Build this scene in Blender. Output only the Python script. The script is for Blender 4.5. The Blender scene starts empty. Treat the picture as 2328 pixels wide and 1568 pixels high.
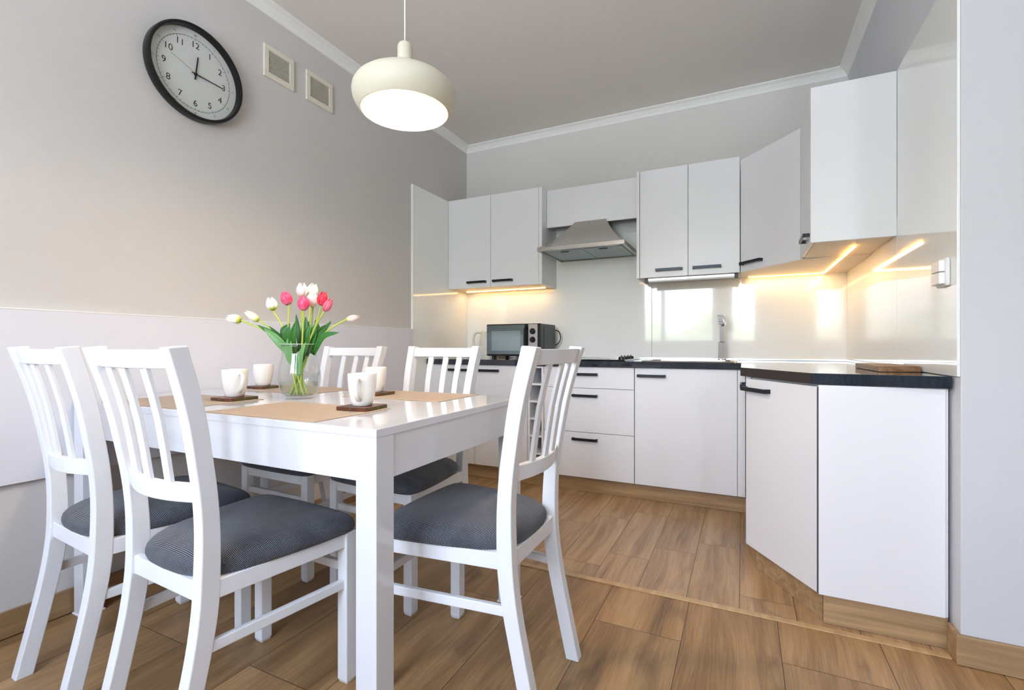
import bpy, bmesh, math, random
from mathutils import Vector, Matrix
random.seed(7)
R = math.radians
sc = bpy.context.scene
col = sc.collection

# ------------------------------------------------------------------ camera, world, exposure
cam_d = bpy.data.cameras.new('camera')
cam = bpy.data.objects.new('camera', cam_d); col.objects.link(cam)
cam.location = (0, 0, .955)
cam.rotation_euler = (R(90), 0, R(25.79))
cam_d.sensor_fit = 'HORIZONTAL'; cam_d.sensor_width = 36
cam_d.lens = 1088 / 2328 * 36
cam_d.shift_y = 3.4 / 2328
cam_d.clip_start = .02; cam_d.clip_end = 200
sc.camera = cam
sc.view_settings.view_transform = 'Standard'
sc.view_settings.look = 'None'
sc.view_settings.gamma = 1
sc.view_settings.use_curve_mapping = False
sc.view_settings.exposure = 0.60

w = bpy.data.worlds.new('world'); sc.world = w; w.use_nodes = True
wt = w.node_tree; wt.nodes.clear()
def wn(t, **k):
    n = wt.nodes.new(t)
    for a, b in k.items(): setattr(n, a, b)
    return n
wo = wn('ShaderNodeOutputWorld'); wb = wn('ShaderNodeBackground')
tc = wn('ShaderNodeTexCoord'); sx = wn('ShaderNodeSeparateXYZ')
wt.links.new(tc.outputs['Generated'], sx.inputs[0])
nz = wn('ShaderNodeTexNoise'); nz.inputs['Scale'].default_value = 14; nz.inputs['Detail'].default_value = 5
wt.links.new(tc.outputs['Generated'], nz.inputs['Vector'])
ma = wn('ShaderNodeMath', operation='MULTIPLY_ADD'); ma.inputs[1].default_value = -.22
wt.links.new(nz.outputs['Fac'], ma.inputs[0]); wt.links.new(sx.outputs['Z'], ma.inputs[2])
rp = wn('ShaderNodeValToRGB'); e = rp.color_ramp.elements
e[0].position = 0; e[0].color = (.90, .98, 1.10, 1)
e[1].position = 1; e[1].color = (.55, .70, 1.0, 1)
for p, c in ((.38, (.86, .95, 1.08, 1)), (.425, (.22, .27, .19, 1)), (.466, (.34, .40, .30, 1)), (.478, (.8, .88, .95, 1)), (.49, (.88, .96, 1.08, 1)), (.7, (.66, .80, 1.05, 1))):
    q = e.new(p); q.color = c
mb = wn('ShaderNodeMath', operation='MULTIPLY_ADD'); mb.inputs[1].default_value = .5; mb.inputs[2].default_value = .5
wt.links.new(ma.outputs[0], mb.inputs[0]); wt.links.new(mb.outputs[0], rp.inputs[0])
wt.links.new(rp.outputs[0], wb.inputs['Color']); wb.inputs['Strength'].default_value = WORLD_STRENGTH = 14.0
wt.links.new(wb.outputs[0], wo.inputs[0])

WIN = [(-1.62, -.40, 1.0, 2.30), (-.215, .215, 1.0, 2.30), (1.10, 1.50, .60, 2.30)]   # windows behind the camera, last one added for its light: x0, x1, z0, z1
YW = -1.3
for i, (a, b, c, d) in enumerate(WIN):           # light portals: only steer sky sampling, emit nothing
    ld = bpy.data.lights.new('window_portal', 'AREA'); ld.shape = 'RECTANGLE'
    ld.size = b - a; ld.size_y = d - c; ld.cycles.is_portal = True
    lo = bpy.data.objects.new('window_portal', ld); col.objects.link(lo)
    lo.location = ((a + b) / 2, YW - .12, (c + d) / 2); lo.rotation_euler = (R(90), 0, 0)

# ------------------------------------------------------------------ materials
def srgb(r, g, b):
    f = lambda c: (c / 255 / 12.92) if c / 255 <= .04045 else ((c / 255 + .055) / 1.055) ** 2.4
    return (f(r), f(g), f(b), 1)
def mat(name, rgb, rough=.5, metal=0, spec=.5, coat=0, noise=0, nscale=30, bump=0, bscale=200, emit=None, es=0, croughness=.03, trans=0, ior=1.45, sub=0):
    m = bpy.data.materials.new(name); m.use_nodes = True
    nt = m.node_tree; p = nt.nodes['Principled BSDF']
    c = srgb(*rgb)
    p.inputs['Base Color'].default_value = c
    p.inputs['Roughness'].default_value = rough; p.inputs['Metallic'].default_value = metal
    p.inputs['Specular IOR Level'].default_value = spec; p.inputs['Coat Weight'].default_value = coat
    p.inputs['Coat Roughness'].default_value = croughness
    p.inputs['IOR'].default_value = ior
    if trans: p.inputs['Transmission Weight'].default_value = trans
    if sub:
        p.inputs['Subsurface Weight'].default_value = sub; p.inputs['Subsurface Radius'].default_value = (.02, .01, .008)
        p.inputs['Subsurface Scale'].default_value = .3
    tcn = nt.nodes.new('ShaderNodeTexCoord')
    if noise:
        n = nt.nodes.new('ShaderNodeTexNoise'); n.inputs['Scale'].default_value = nscale; n.inputs['Detail'].default_value = 4
        nt.links.new(tcn.outputs['Object'], n.inputs['Vector'])
        mx = nt.nodes.new('ShaderNodeMix'); mx.data_type = 'RGBA'
        mx.inputs['A'].default_value = tuple(x * (1 - noise) for x in c[:3]) + (1,)
        mx.inputs['B'].default_value = tuple(min(1, x * (1 + noise)) for x in c[:3]) + (1,)
        nt.links.new(n.outputs['Fac'], mx.inputs['Factor']); nt.links.new(mx.outputs['Result'], p.inputs['Base Color'])
    if bump:
        n = nt.nodes.new('ShaderNodeTexNoise'); n.inputs['Scale'].default_value = bscale; n.inputs['Detail'].default_value = 3
        nt.links.new(tcn.outputs['Object'], n.inputs['Vector'])
        b = nt.nodes.new('ShaderNodeBump'); b.inputs['Strength'].default_value = bump; b.inputs['Distance'].default_value = .002
        nt.links.new(n.outputs['Fac'], b.inputs['Height']); nt.links.new(b.outputs[0], p.inputs['Normal'])
    if emit:
        p.inputs['Emission Color'].default_value = srgb(*emit); p.inputs['Emission Strength'].default_value = es
    return m

class NT:
    """tiny helper for node maths"""
    def __init__(s, m): s.nt = m.node_tree
    def n(s, t, **k):
        x = s.nt.nodes.new(t)
        for a, b in k.items(): setattr(x, a, b)
        return x
    def set(s, sock, v):
        if isinstance(v, bpy.types.NodeSocket): s.nt.links.new(v, sock)
        else: sock.default_value = v
    def m(s, op, a, b=0., c=0.):
        x = s.n('ShaderNodeMath', operation=op)
        s.set(x.inputs[0], a); s.set(x.inputs[1], b)
        if len(x.inputs) > 2: s.set(x.inputs[2], c)
        return x.outputs[0]
    def xyz(s, a, b, c):
        x = s.n('ShaderNodeCombineXYZ'); s.set(x.inputs[0], a); s.set(x.inputs[1], b); s.set(x.inputs[2], c); return x.outputs[0]
    def noise(s, v, scale=1., detail=2., dist=0., rough=.5):
        x = s.n('ShaderNodeTexNoise'); s.set(x.inputs['Vector'], v); x.inputs['Scale'].default_value = scale
        x.inputs['Detail'].default_value = detail; x.inputs['Distortion'].default_value = dist; x.inputs['Roughness'].default_value = rough
        return x.outputs['Fac']
    def ramp(s, f, stops):
        x = s.n('ShaderNodeValToRGB'); e = x.color_ramp.elements
        e[0].position, e[0].color = stops[0]; e[1].position, e[1].color = stops[-1]
        for p, c in stops[1:-1]:
            q = e.new(p); q.color = c
        s.set(x.inputs[0], f); return x.outputs[0]
    def mix(s, f, a, b, mode='MIX'):
        x = s.n('ShaderNodeMix', data_type='RGBA', blend_type=mode)
        s.set(x.inputs['Factor'], f); s.set(x.inputs['A'], a); s.set(x.inputs['B'], b); return x.outputs['Result']
    def rng(s, v, a, b, c, d):
        x = s.n('ShaderNodeMapRange', interpolation_type='SMOOTHSTEP')
        for i, q in enumerate((v, a, b, c, d)): s.set(x.inputs[i], q)
        return x.outputs[0]

def planks(name, x0, wd, y0, L, s, stops, seam, seamcol, grain=(9, .9), rough=.38, knots=.6, tonevar=.45):
    m = bpy.data.materials.new(name); m.use_nodes = True; h = NT(m)
    p = m.node_tree.nodes['Principled BSDF']
    tcn = h.n('ShaderNodeTexCoord'); sp = h.n('ShaderNodeSeparateXYZ'); h.set(sp.inputs[0], tcn.outputs['Object'])
    X, Y = sp.outputs[0], sp.outputs[1]
    u = h.m('DIVIDE', h.m('SUBTRACT', X, x0), wd); c = h.m('FLOOR', u); fx = h.m('FRACT', u)
    v = h.m('ADD', h.m('DIVIDE', h.m('SUBTRACT', Y, y0), L), h.m('MULTIPLY', c, s)); r = h.m('FLOOR', v); fy = h.m('FRACT', v)
    ex = h.m('MULTIPLY', h.m('MINIMUM', fx, h.m('SUBTRACT', 1., fx)), wd)
    ey = h.m('MULTIPLY', h.m('MINIMUM', fy, h.m('SUBTRACT', 1., fy)), L)
    ed = h.m('MINIMUM', ex, ey)
    sm = h.rng(ed, seam * .4, seam, 1., 0.)
    wnz = h.n('ShaderNodeTexWhiteNoise', noise_dimensions='2D'); h.set(wnz.inputs['Vector'], h.xyz(c, r, 0.))
    rnd = wnz.outputs['Value']; zz = h.m('MULTIPLY', rnd, 40.)
    # long soft figure, warped sideways, plus fine fibre
    warp = h.m('MULTIPLY', h.noise(h.xyz(h.m('MULTIPLY', X, 4.), h.m('MULTIPLY', Y, 1.8), zz), 1., 2.), .07)
    gx = h.m('MULTIPLY', h.m('ADD', X, warp), grain[0])
    g1 = h.noise(h.xyz(gx, h.m('MULTIPLY', Y, grain[1]), zz), 1., 6., .35, .62)
    g2 = h.noise(h.xyz(h.m('MULTIPLY', h.m('ADD', X, warp), 230.), h.m('MULTIPLY', Y, 5.), zz), 1., 4., 0., .6)
    f = h.m('ADD', h.m('MULTIPLY', g1, .66), h.m('MULTIPLY', g2, .34))
    base = h.ramp(f, stops)
    tone = h.m('ADD', 1. - tonevar / 2, h.m('MULTIPLY', rnd, tonevar))
    base = h.mix(1., base, h.xyz(tone, tone, tone), 'MULTIPLY')
    k = h.noise(h.xyz(h.m('MULTIPLY', X, 7.), h.m('MULTIPLY', Y, 2.6), zz), 1., 4., .8)
    kf = h.rng(k, .56, .76, 0., knots)
    base = h.mix(kf, base, srgb(96, 68, 44))
    base = h.mix(sm, base, seamcol)
    h.set(p.inputs['Base Color'], base)
    h.set(p.inputs['Roughness'], h.m('ADD', rough, h.m('MULTIPLY', g2, .12)))
    b = h.n('ShaderNodeBump'); b.inputs['Strength'].default_value = .35; b.inputs['Distance'].default_value = .0015
    h.set(b.inputs['Height'], h.m('SUBTRACT', h.m('MULTIPLY', g2, .3), sm)); h.set(p.inputs['Normal'], b.outputs[0])
    return m

def wood(name, a, b, axis='X', sc_=(1.5, 26), rough=.45, c=None):
    m = bpy.data.materials.new(name); m.use_nodes = True; h = NT(m); p = m.node_tree.nodes['Principled BSDF']
    tcn = h.n('ShaderNodeTexCoord'); sp = h.n('ShaderNodeSeparateXYZ'); h.set(sp.inputs[0], tcn.outputs['Object'])
    k = {'X': (sc_[0], sc_[1], sc_[1]), 'Y': (sc_[1], sc_[0], sc_[1])}[axis]
    v = h.xyz(*[h.m('MULTIPLY', sp.outputs[i], float(k[i])) for i in range(3)])
    g = h.noise(v, 1., 6., 1.0, .6)
    st = [(.3, srgb(*a)), (.7, srgb(*b))]
    if c: st.insert(1, (.5, srgb(*c)))
    h.set(p.inputs['Base Color'], h.ramp(g, st)); p.inputs['Roughness'].default_value = rough
    return m

M = {}
M['wall'] = mat('greige_wall_paint', (209, 205, 201), .85, noise=.02, bump=.08, bscale=260)
M['wall_back'] = mat('light_grey_wall_paint', (218, 215, 208), .85, noise=.02, bump=.08, bscale=260)
M['wall_white'] = mat('pale_wall_paint', (232, 233, 234), .8, noise=.02, bump=.06, bscale=260)
M['ceil'] = mat('ceiling_paint', (232, 227, 220), .9, noise=.02)
M['crown'] = mat('crown_white', (240, 240, 234), .7, noise=.02)
M['lam'] = planks('oak_laminate', .106, .2875, 1.659, 1.29, .49,
    [(.30, srgb(112, 82, 52)), (.44, srgb(150, 114, 75)), (.56, srgb(176, 138, 94)), (.72, srgb(196, 160, 116))], .0015, srgb(70, 48, 30), knots=.62, tonevar=.3)
M['tile'] = planks('oak_look_tile', -.013, .1825, 2.185 - .61 * .246, .61, -.246,
    [(.30, srgb(122, 92, 62)), (.44, srgb(168, 133, 94)), (.56, srgb(192, 156, 115)), (.72, srgb(210, 180, 140))], .0019, srgb(92, 70, 50), grain=(22, 1.3), rough=.25, knots=.3, tonevar=.18)
M['oak'] = wood('oak_plinth', (150, 118, 80), (194, 160, 116), 'X', (1.6, 30), .4, (168, 138, 102))
M['oakY'] = wood('oak_skirting', (134, 104, 70), (176, 142, 100), 'Y', (1.6, 26), .42)
M['front'] = mat('cabinet_front_white', (237, 237, 239), .32, noise=.01, nscale=3)
M['carcass'] = mat('cabinet_carcass_white', (232, 230, 226), .45, noise=.01)
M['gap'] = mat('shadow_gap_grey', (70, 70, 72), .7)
M['glasswhite'] = mat('white_lacquered_glass', (248, 250, 246), .06, spec=.5, coat=.35, croughness=.01, ior=1.5, noise=.005)
M['boardm'] = mat('satin_white_board', (226, 226, 232), .35, noise=.01, nscale=3)
M['edge'] = mat('glass_edge_white', (245, 245, 240), .3)
M['handle'] = mat('anthracite_handle', (44, 48, 54), .32, metal=.6, spec=.5)
M['top'] = mat('charcoal_worktop', (26, 37, 50), .06, spec=.5, coat=1.0, noise=.95, nscale=380)
M['topedge'] = mat('brown_black_edging', (58, 52, 50), .5, spec=.3, noise=.1, nscale=80)
M['alu'] = mat('brushed_aluminium', (205, 206, 205), .28, metal=.9)
M['steel'] = mat('stainless_steel', (186, 180, 172), .24, metal=1, noise=.06, nscale=8)
M['filter'] = mat('grey_filter_metal', (190, 204, 208), .4, metal=.4, noise=.2, nscale=90)
M['chrome'] = mat('chrome', (225, 228, 232), .05, metal=1)
M['black'] = mat('black_plastic', (16, 17, 18), .32)
M['blackglass'] = mat('black_ceramic_glass', (10, 11, 13), .05, coat=.5)
M['mwglass'] = mat('mirror_door_glass', (112, 128, 132), .07, metal=.75, coat=.5)
M['silver'] = mat('silver_panel', (190, 184, 182), .3, metal=.5)
M['chair'] = mat('white_chair_lacquer', (234, 235, 237), .34, noise=.012, nscale=6)
M['table'] = mat('gloss_white_table', (225, 226, 230), .10, coat=.5, croughness=.05, noise=.005)
M['mug'] = mat('cream_ceramic', (240, 236, 228), .14, coat=.5, noise=.008)
M['kettle'] = mat('cream_plastic', (234, 230, 214), .25, coat=.3)
M['lamp'] = mat('cream_lamp_shade', (216, 210, 190), .5, noise=.01)
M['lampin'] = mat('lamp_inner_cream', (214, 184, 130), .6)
M['bulb'] = mat('bulb_glow', (255, 240, 205), .3, emit=(255, 224, 170), es=14)
M['led'] = mat('led_glow', (255, 220, 160), .3, emit=(255, 206, 130), es=30)
M['ledbase'] = mat('led_tape', (250, 214, 150), .4, emit=(255, 178, 92), es=6.0)
M['under'] = mat('led_tinted_underside', (240, 222, 194), .4, noise=.01)  # warm LED light put into the underside colour
M['tube'] = mat('opal_tube_cover', (236, 238, 236), .3)
M['clockframe'] = mat('black_clock_frame', (8, 8, 8), .35, coat=.0)
M['dial'] = mat('clock_dial', (206, 209, 204), .5)
M['ink'] = mat('black_ink', (24, 24, 24), .5)
M['inkgrey'] = mat('grey_ink', (110, 110, 108), .5)
M['vent'] = mat('ivory_vent_plastic', (228, 222, 204), .4)
M['vdark'] = mat('vent_dark', (70, 62, 50), .8)
M['coaster'] = wood('walnut_coaster', (58, 28, 16), (128, 72, 38), 'X', (14, 90), .32, (92, 50, 28))
M['board'] = wood('acacia_board', (96, 66, 44), (178, 138, 98), 'X', (9, 60), .45, (140, 104, 72))
M['brass'] = mat('brass_pin', (210, 190, 130), .3, metal=1)
M['olive'] = mat('olive_edge', (84, 76, 36), .5)
M['stem'] = mat('tulip_stem', (176, 196, 84), .45, sub=.1)
M['leaf'] = mat('tulip_leaf', (48, 108, 34), .42, noise=.3, nscale=24, sub=.05)
M['leaf2'] = mat('tulip_leaf_pale', (112, 160, 96), .42, noise=.25, nscale=24, sub=.05)
M['curtain'] = mat('white_curtain', (236, 238, 240), .8, noise=.01)
M['frame'] = mat('window_frame_white', (238, 240, 240), .4)
M['switch'] = mat('white_switch', (240, 240, 238), .3)
M['rackdark'] = mat('rack_back_grey', (74, 78, 92), .6)

def petal_mat(name, rgb, base=(206, 210, 90), streak=None):
    m = bpy.data.materials.new(name); m.use_nodes = True; h = NT(m); p = m.node_tree.nodes['Principled BSDF']
    tcn = h.n('ShaderNodeTexCoord'); sp = h.n('ShaderNodeSeparateXYZ'); h.set(sp.inputs[0], tcn.outputs['UV'])
    st = streak or rgb
    n = h.noise(h.xyz(h.m('MULTIPLY', sp.outputs[0], 14.), h.m('MULTIPLY', sp.outputs[1], 1.5), 0.), 1., 3.)
    cc = h.mix(h.rng(n, .42, .62, 0., 1.), srgb(*rgb), srgb(*st))
    h.set(p.inputs['Base Color'], h.mix(h.rng(sp.outputs[1], .05, .33, 1., 0.), cc, srgb(*base)))
    p.inputs['Roughness'].default_value = .45
    p.inputs['Subsurface Weight'].default_value = .15; p.inputs['Subsurface Radius'].default_value = (.02, .01, .01); p.inputs['Subsurface Scale'].default_value = .2
    return m

# woven seat fabric: fine black and white check with broad worn tone
def fabric():
    m = bpy.data.materials.new('black_and_white_woven_fabric'); m.use_nodes = True; h = NT(m); p = m.node_tree.nodes['Principled BSDF']
    tcn = h.n('ShaderNodeTexCoord'); sp = h.n('ShaderNodeSeparateXYZ'); h.set(sp.inputs[0], tcn.outputs['UV'])
    k = 2 * math.pi / .0036
    sx_ = h.m('SINE', h.m('MULTIPLY', sp.outputs[0], k)); sy_ = h.m('SINE', h.m('MULTIPLY', sp.outputs[1], k))
    dot = h.rng(h.m('ADD', sx_, sy_), .45, 1.15, 0., 1.)
    c = h.mix(dot, srgb(24, 27, 36), srgb(176, 180, 190))
    n = h.noise(tcn.outputs['Object'], 9., 4., .6)
    c = h.mix(h.rng(n, .40, .66, 0., .40), c, srgb(48, 51, 60))
    h.set(p.inputs['Base Color'], c); p.inputs['Roughness'].default_value = .85; p.inputs['Specular IOR Level'].default_value = .25
    p.inputs['Sheen Weight'].default_value = .15
    b = h.n('ShaderNodeBump'); b.inputs['Strength'].default_value = .4; b.inputs['Distance'].default_value = .0008
    h.set(b.inputs['Height'], h.m('ADD', sx_, sy_)); h.set(p.inputs['Normal'], b.outputs[0])
    return m
M['fabric'] = fabric()
def matweave():
    m = bpy.data.materials.new('tan_woven_vinyl'); m.use_nodes = True; h = NT(m); p = m.node_tree.nodes['Principled BSDF']
    tcn = h.n('ShaderNodeTexCoord'); sp = h.n('ShaderNodeSeparateXYZ'); h.set(sp.inputs[0], tcn.outputs['Object'])
    k = 2 * math.pi / .003
    a = h.m('MULTIPLY', h.m('SINE', h.m('MULTIPLY', sp.outputs[0], k)), h.m('SINE', h.m('MULTIPLY', sp.outputs[1], k)))
    h.set(p.inputs['Base Color'], h.mix(h.rng(a, -.5, .5, 0., 1.), srgb(172, 152, 132), srgb(192, 174, 154)))
    p.inputs['Roughness'].default_value = .5
    b = h.n('ShaderNodeBump'); b.inputs['Strength'].default_value = .3; b.inputs['Distance'].default_value = .0004
    h.set(b.inputs['Height'], a); h.set(p.inputs['Normal'], b.outputs[0])
    return m
M['mat'] = matweave()
M['matline'] = mat('placemat_stitch_line', (200, 188, 168), .5)
def glass(name, col_, ior=1.45):
    m = bpy.data.materials.new(name); m.use_nodes = True; nt = m.node_tree; nt.nodes.remove(nt.nodes['Principled BSDF'])
    g = nt.nodes.new('ShaderNodeBsdfGlass'); g.inputs['Color'].default_value = col_; g.inputs['Roughness'].default_value = 0; g.inputs['IOR'].default_value = ior
    nt.links.new(g.outputs[0], nt.nodes['Material Output'].inputs[0]); return m
def pane(edge=.5, tint=(1, 1, 1, 1)):
    m = bpy.data.materials.new('clear_pane'); m.use_nodes = True; nt = m.node_tree; nt.nodes.remove(nt.nodes['Principled BSDF'])
    t = nt.nodes.new('ShaderNodeBsdfTransparent'); g = nt.nodes.new('ShaderNodeBsdfGlossy'); g.inputs['Roughness'].default_value = 0
    lw = nt.nodes.new('ShaderNodeLayerWeight'); lw.inputs['Blend'].default_value = .5; x = nt.nodes.new('ShaderNodeMixShader')
    f = nt.nodes.new('ShaderNodeMath'); f.operation = 'POWER'; f.inputs[1].default_value = 4
    f2 = nt.nodes.new('ShaderNodeMath'); f2.operation = 'MULTIPLY_ADD'; f2.inputs[1].default_value = edge; f2.inputs[2].default_value = .035
    nt.links.new(lw.outputs['Facing'], f.inputs[0]); nt.links.new(f.outputs[0], f2.inputs[0]); nt.links.new(f2.outputs[0], x.inputs[0])
    t.inputs['Color'].default_value = tint; nt.links.new(t.outputs[0], x.inputs[1]); nt.links.new(g.outputs[0], x.inputs[2])
    nt.links.new(x.outputs[0], nt.nodes['Material Output'].inputs[0]); return m
M['pane'] = pane()
M['rimglass'] = mat('rim_glass', (206, 226, 216), .08, spec=.8)
M['vase'] = pane(1.0, (.975, .99, .983, 1)); M['vase'].name = 'clear_vase_glass'
wm = bpy.data.materials.new('cloudy_water'); wm.use_nodes = True; h_ = NT(wm); wm.node_tree.nodes.remove(wm.node_tree.nodes['Principled BSDF'])
t1 = h_.n('ShaderNodeBsdfTransparent'); t1.inputs['Color'].default_value = (.96, .97, .94, 1); t2 = h_.n('ShaderNodeBsdfTranslucent'); t2.inputs['Color'].default_value = (.8, .82, .76, 1)
t3 = h_.n('ShaderNodeMixShader'); t3.inputs[0].default_value = .10; h_.set(t3.inputs[1], t1.outputs[0]); h_.set(t3.inputs[2], t2.outputs[0])
wm.node_tree.links.new(t3.outputs[0], wm.node_tree.nodes['Material Output'].inputs[0]); M['water'] = wm

# ------------------------------------------------------------------ builders
ORG = {}
def props(o, label=None, cat=None, group=None, kind=None):
    for k, v in (('label', label), ('category', cat), ('group', group), ('kind', kind)):
        if v: o[k] = v
    return o
def thing(name, label, cat, loc=(0, 0, 0), group=None):
    o = bpy.data.objects.new(name, None); col.objects.link(o); o.location = loc
    o.empty_display_size = .05; ORG[o.name] = Vector(loc)
    return props(o, label, cat, group)
class MB:
    def __init__(s): s.b = bmesh.new(); s.uv = None
    def box(s, x0, y0, z0, x1, y1, z1, rot=None):
        x0, x1 = sorted((x0, x1)); y0, y1 = sorted((y0, y1)); z0, z1 = sorted((z0, z1))
        vs = [s.b.verts.new(p) for p in ((x0, y0, z0), (x1, y0, z0), (x1, y1, z0), (x0, y1, z0), (x0, y0, z1), (x1, y0, z1), (x1, y1, z1), (x0, y1, z1))]
        for f in ((3, 2, 1, 0), (4, 5, 6, 7), (0, 1, 5, 4), (1, 2, 6, 5), (2, 3, 7, 6), (3, 0, 4, 7)): s.b.faces.new([vs[i] for i in f])
        if rot: bmesh.ops.transform(s.b, matrix=rot, verts=vs)
        return s
    def prism(s, poly, z0, z1):
        a = [s.b.verts.new((x, y, z0)) for x, y in poly]; t = [s.b.verts.new((x, y, z1)) for x, y in poly]; n = len(poly)
        s.b.faces.new(a[::-1]); s.b.faces.new(t)
        for i in range(n): s.b.faces.new((a[i], a[(i + 1) % n], t[(i + 1) % n], t[i]))
        return s
    def loft(s, rings, cap=True, close=True):
        rr = [[s.b.verts.new(p) for p in r] for r in rings]; n = len(rr[0])
        for i in range(len(rr) - 1):
            for j in range(n if close else n - 1):
                s.b.faces.new((rr[i][j], rr[i][(j + 1) % n], rr[i + 1][(j + 1) % n], rr[i + 1][j]))
        if cap and close: s.b.faces.new(rr[0][::-1]); s.b.faces.new(rr[-1])
        return s
    def lathe(s, prof, c=(0, 0), n=48, cap0=False, cap1=False):
        rings = [[(c[0] + r * math.cos(2 * math.pi * j / n), c[1] + r * math.sin(2 * math.pi * j / n), z) for j in range(n)] for r, z in prof]
        rr = [[s.b.verts.new(p) for p in r] for r in rings]
        for i in range(len(rr) - 1):
            for j in range(n): s.b.faces.new((rr[i][j], rr[i][(j + 1) % n], rr[i + 1][(j + 1) % n], rr[i + 1][j]))
        if cap0: s.b.faces.new(rr[0][::-1])
        if cap1: s.b.faces.new(rr[-1])
        return s
    def tube(s, pts, r, n=10, r2=None):
        pts = [Vector(p) for p in pts]; rings = []
        up = Vector((0, 0, 1))
        t0 = (pts[1] - pts[0]).normalized()
        if abs(t0.dot(up)) > .9: up = Vector((1, 0, 0))
        for i, p in enumerate(pts):
            t = (pts[min(i + 1, len(pts) - 1)] - pts[max(i - 1, 0)]).normalized()
            a = (up - t * up.dot(t)).normalized(); up = a; b = t.cross(a)
            q = r if r2 is None else r + (r2 - r) * i / (len(pts) - 1)
            rings.append([p + a * q * math.cos(2 * math.pi * j / n) + b * q * math.sin(2 * math.pi * j / n) for j in range(n)])
        return s.loft(rings)
    def xf(s, mtx): bmesh.ops.transform(s.b, matrix=mtx, verts=s.b.verts[:]); return s
    def build(s, name, m, parent=None, bevel=0, smooth=False, seg=2, local=False, fix=True):
        if fix: bmesh.ops.recalc_face_normals(s.b, faces=s.b.faces[:])
        me = bpy.data.meshes.new(name); s.b.to_mesh(me); s.b.free()
        o = bpy.data.objects.new(name, me); col.objects.link(o)
        for x in (m if isinstance(m, (list, tuple)) else [m]): me.materials.append(x)
        if parent is not None:
            org = ORG[parent.name]; o.parent = parent; ORG[o.name] = org
            if not local: me.transform(Matrix.Translation(-org))
            if parent.parent is not None or parent.type == 'MESH': pass
        else: ORG[o.name] = Vector((0, 0, 0))
        if smooth:
            for p in me.polygons: p.use_smooth = True
        if bevel:
            b = o.modifiers.new('bevel', 'BEVEL'); b.width = bevel; b.segments = seg; b.limit_method = 'ANGLE'; b.angle_limit = R(40)
            b.harden_normals = False
        return o
def smooth_by_angle(o, ang=40):
    me = o.data
    for p in me.polygons: p.use_smooth = True
    bm = bmesh.new(); bm.from_mesh(me)
    for e_ in bm.edges:
        if len(e_.link_faces) == 2 and e_.calc_face_angle(0) > R(ang): e_.smooth = False
    bm.to_mesh(me); bm.free()
    return o
def box(name, m, parent, x0, y0, z0, x1, y1, z1, bevel=0.0015, **k):
    return MB().box(x0, y0, z0, x1, y1, z1).build(name, m, parent, bevel=bevel, **k)
def spline(ctrl, n=12):
    """Catmull-Rom through control points"""
    c = [Vector(p) for p in ctrl]; c = [c[0] * 2 - c[1]] + c + [c[-1] * 2 - c[-2]]; out = []
    for i in range(1, len(c) - 2):
        for k in range(n):
            t = k / n; p0, p1, p2, p3 = c[i - 1:i + 3]
            out.append(.5 * ((2 * p1) + (p2 - p0) * t + (2 * p0 - 5 * p1 + 4 * p2 - p3) * t * t + (3 * p1 - p0 - 3 * p2 + p3) * t ** 3))
    out.append(c[-2]); return out
def dup(root, loc, rz, label):
    c = root.copy(); col.objects.link(c); c.location = loc; c.rotation_euler = (0, 0, rz); c['label'] = label
    def rec(src, dst):
        for ch in src.children:
            k = ch.copy(); col.objects.link(k); k.parent = dst; rec(ch, k)
    rec(root, c)
    return c
def struct(o): o['kind'] = 'structure'; return o

# ------------------------------------------------------------------ room shell
XL, YB, XR, ZC = -2.18, 3.60, .59, 2.69
YR = 1.885                      # where the kitchen's right wall ends and turns
XF = 2.75                       # far right side of the room
b = MB(); b.box(XL - .12, YW - .2, -.1, XF + .1, 1.91, 0); b.box(XL - .12, 1.91, -.1, XF + .1, YB + .1, 0)
fl = struct(b.build('floor', [M['lam'], M['tile']]))
for p in fl.data.polygons:
    if p.center.y > 1.911: p.material_index = 1
th = struct(MB().box(-2.16, 1.897, 0, .575, 1.925, .004).build('trim_1', wood('oak_threshold', (186, 148, 102), (214, 178, 130), 'Y', (2, 20), .4), bevel=.0015))
struct(box('ceiling', M['ceil'], None, XL - .12, YW - .2, ZC, XF + .1, YB + .1, ZC + .1, bevel=0))
struct(box('wall_left', M['wall'], None, XL - .12, YW - .2, 0, XL, YB + .12, ZC, bevel=0))
struct(box('wall_back', M['wall_back'], None, XL, YB, 0, XR, YB + .12, ZC, bevel=0))
struct(MB().prism([(XR, YR), (XF, YR), (XF, YR + .15), (XR + .15, YR + .15), (XR + .15, YB + .12), (XR, YB + .12)], 0, ZC).build('wall_right', mat('cool_grey_wall_paint', (212, 213, 216), .85, noise=.02, bump=.06, bscale=260), bevel=.003))
struct(box('wall_far_right', M['wall'], None, XF, YW - .2, 0, XF + .12, YR + .1, ZC, bevel=0))
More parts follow.
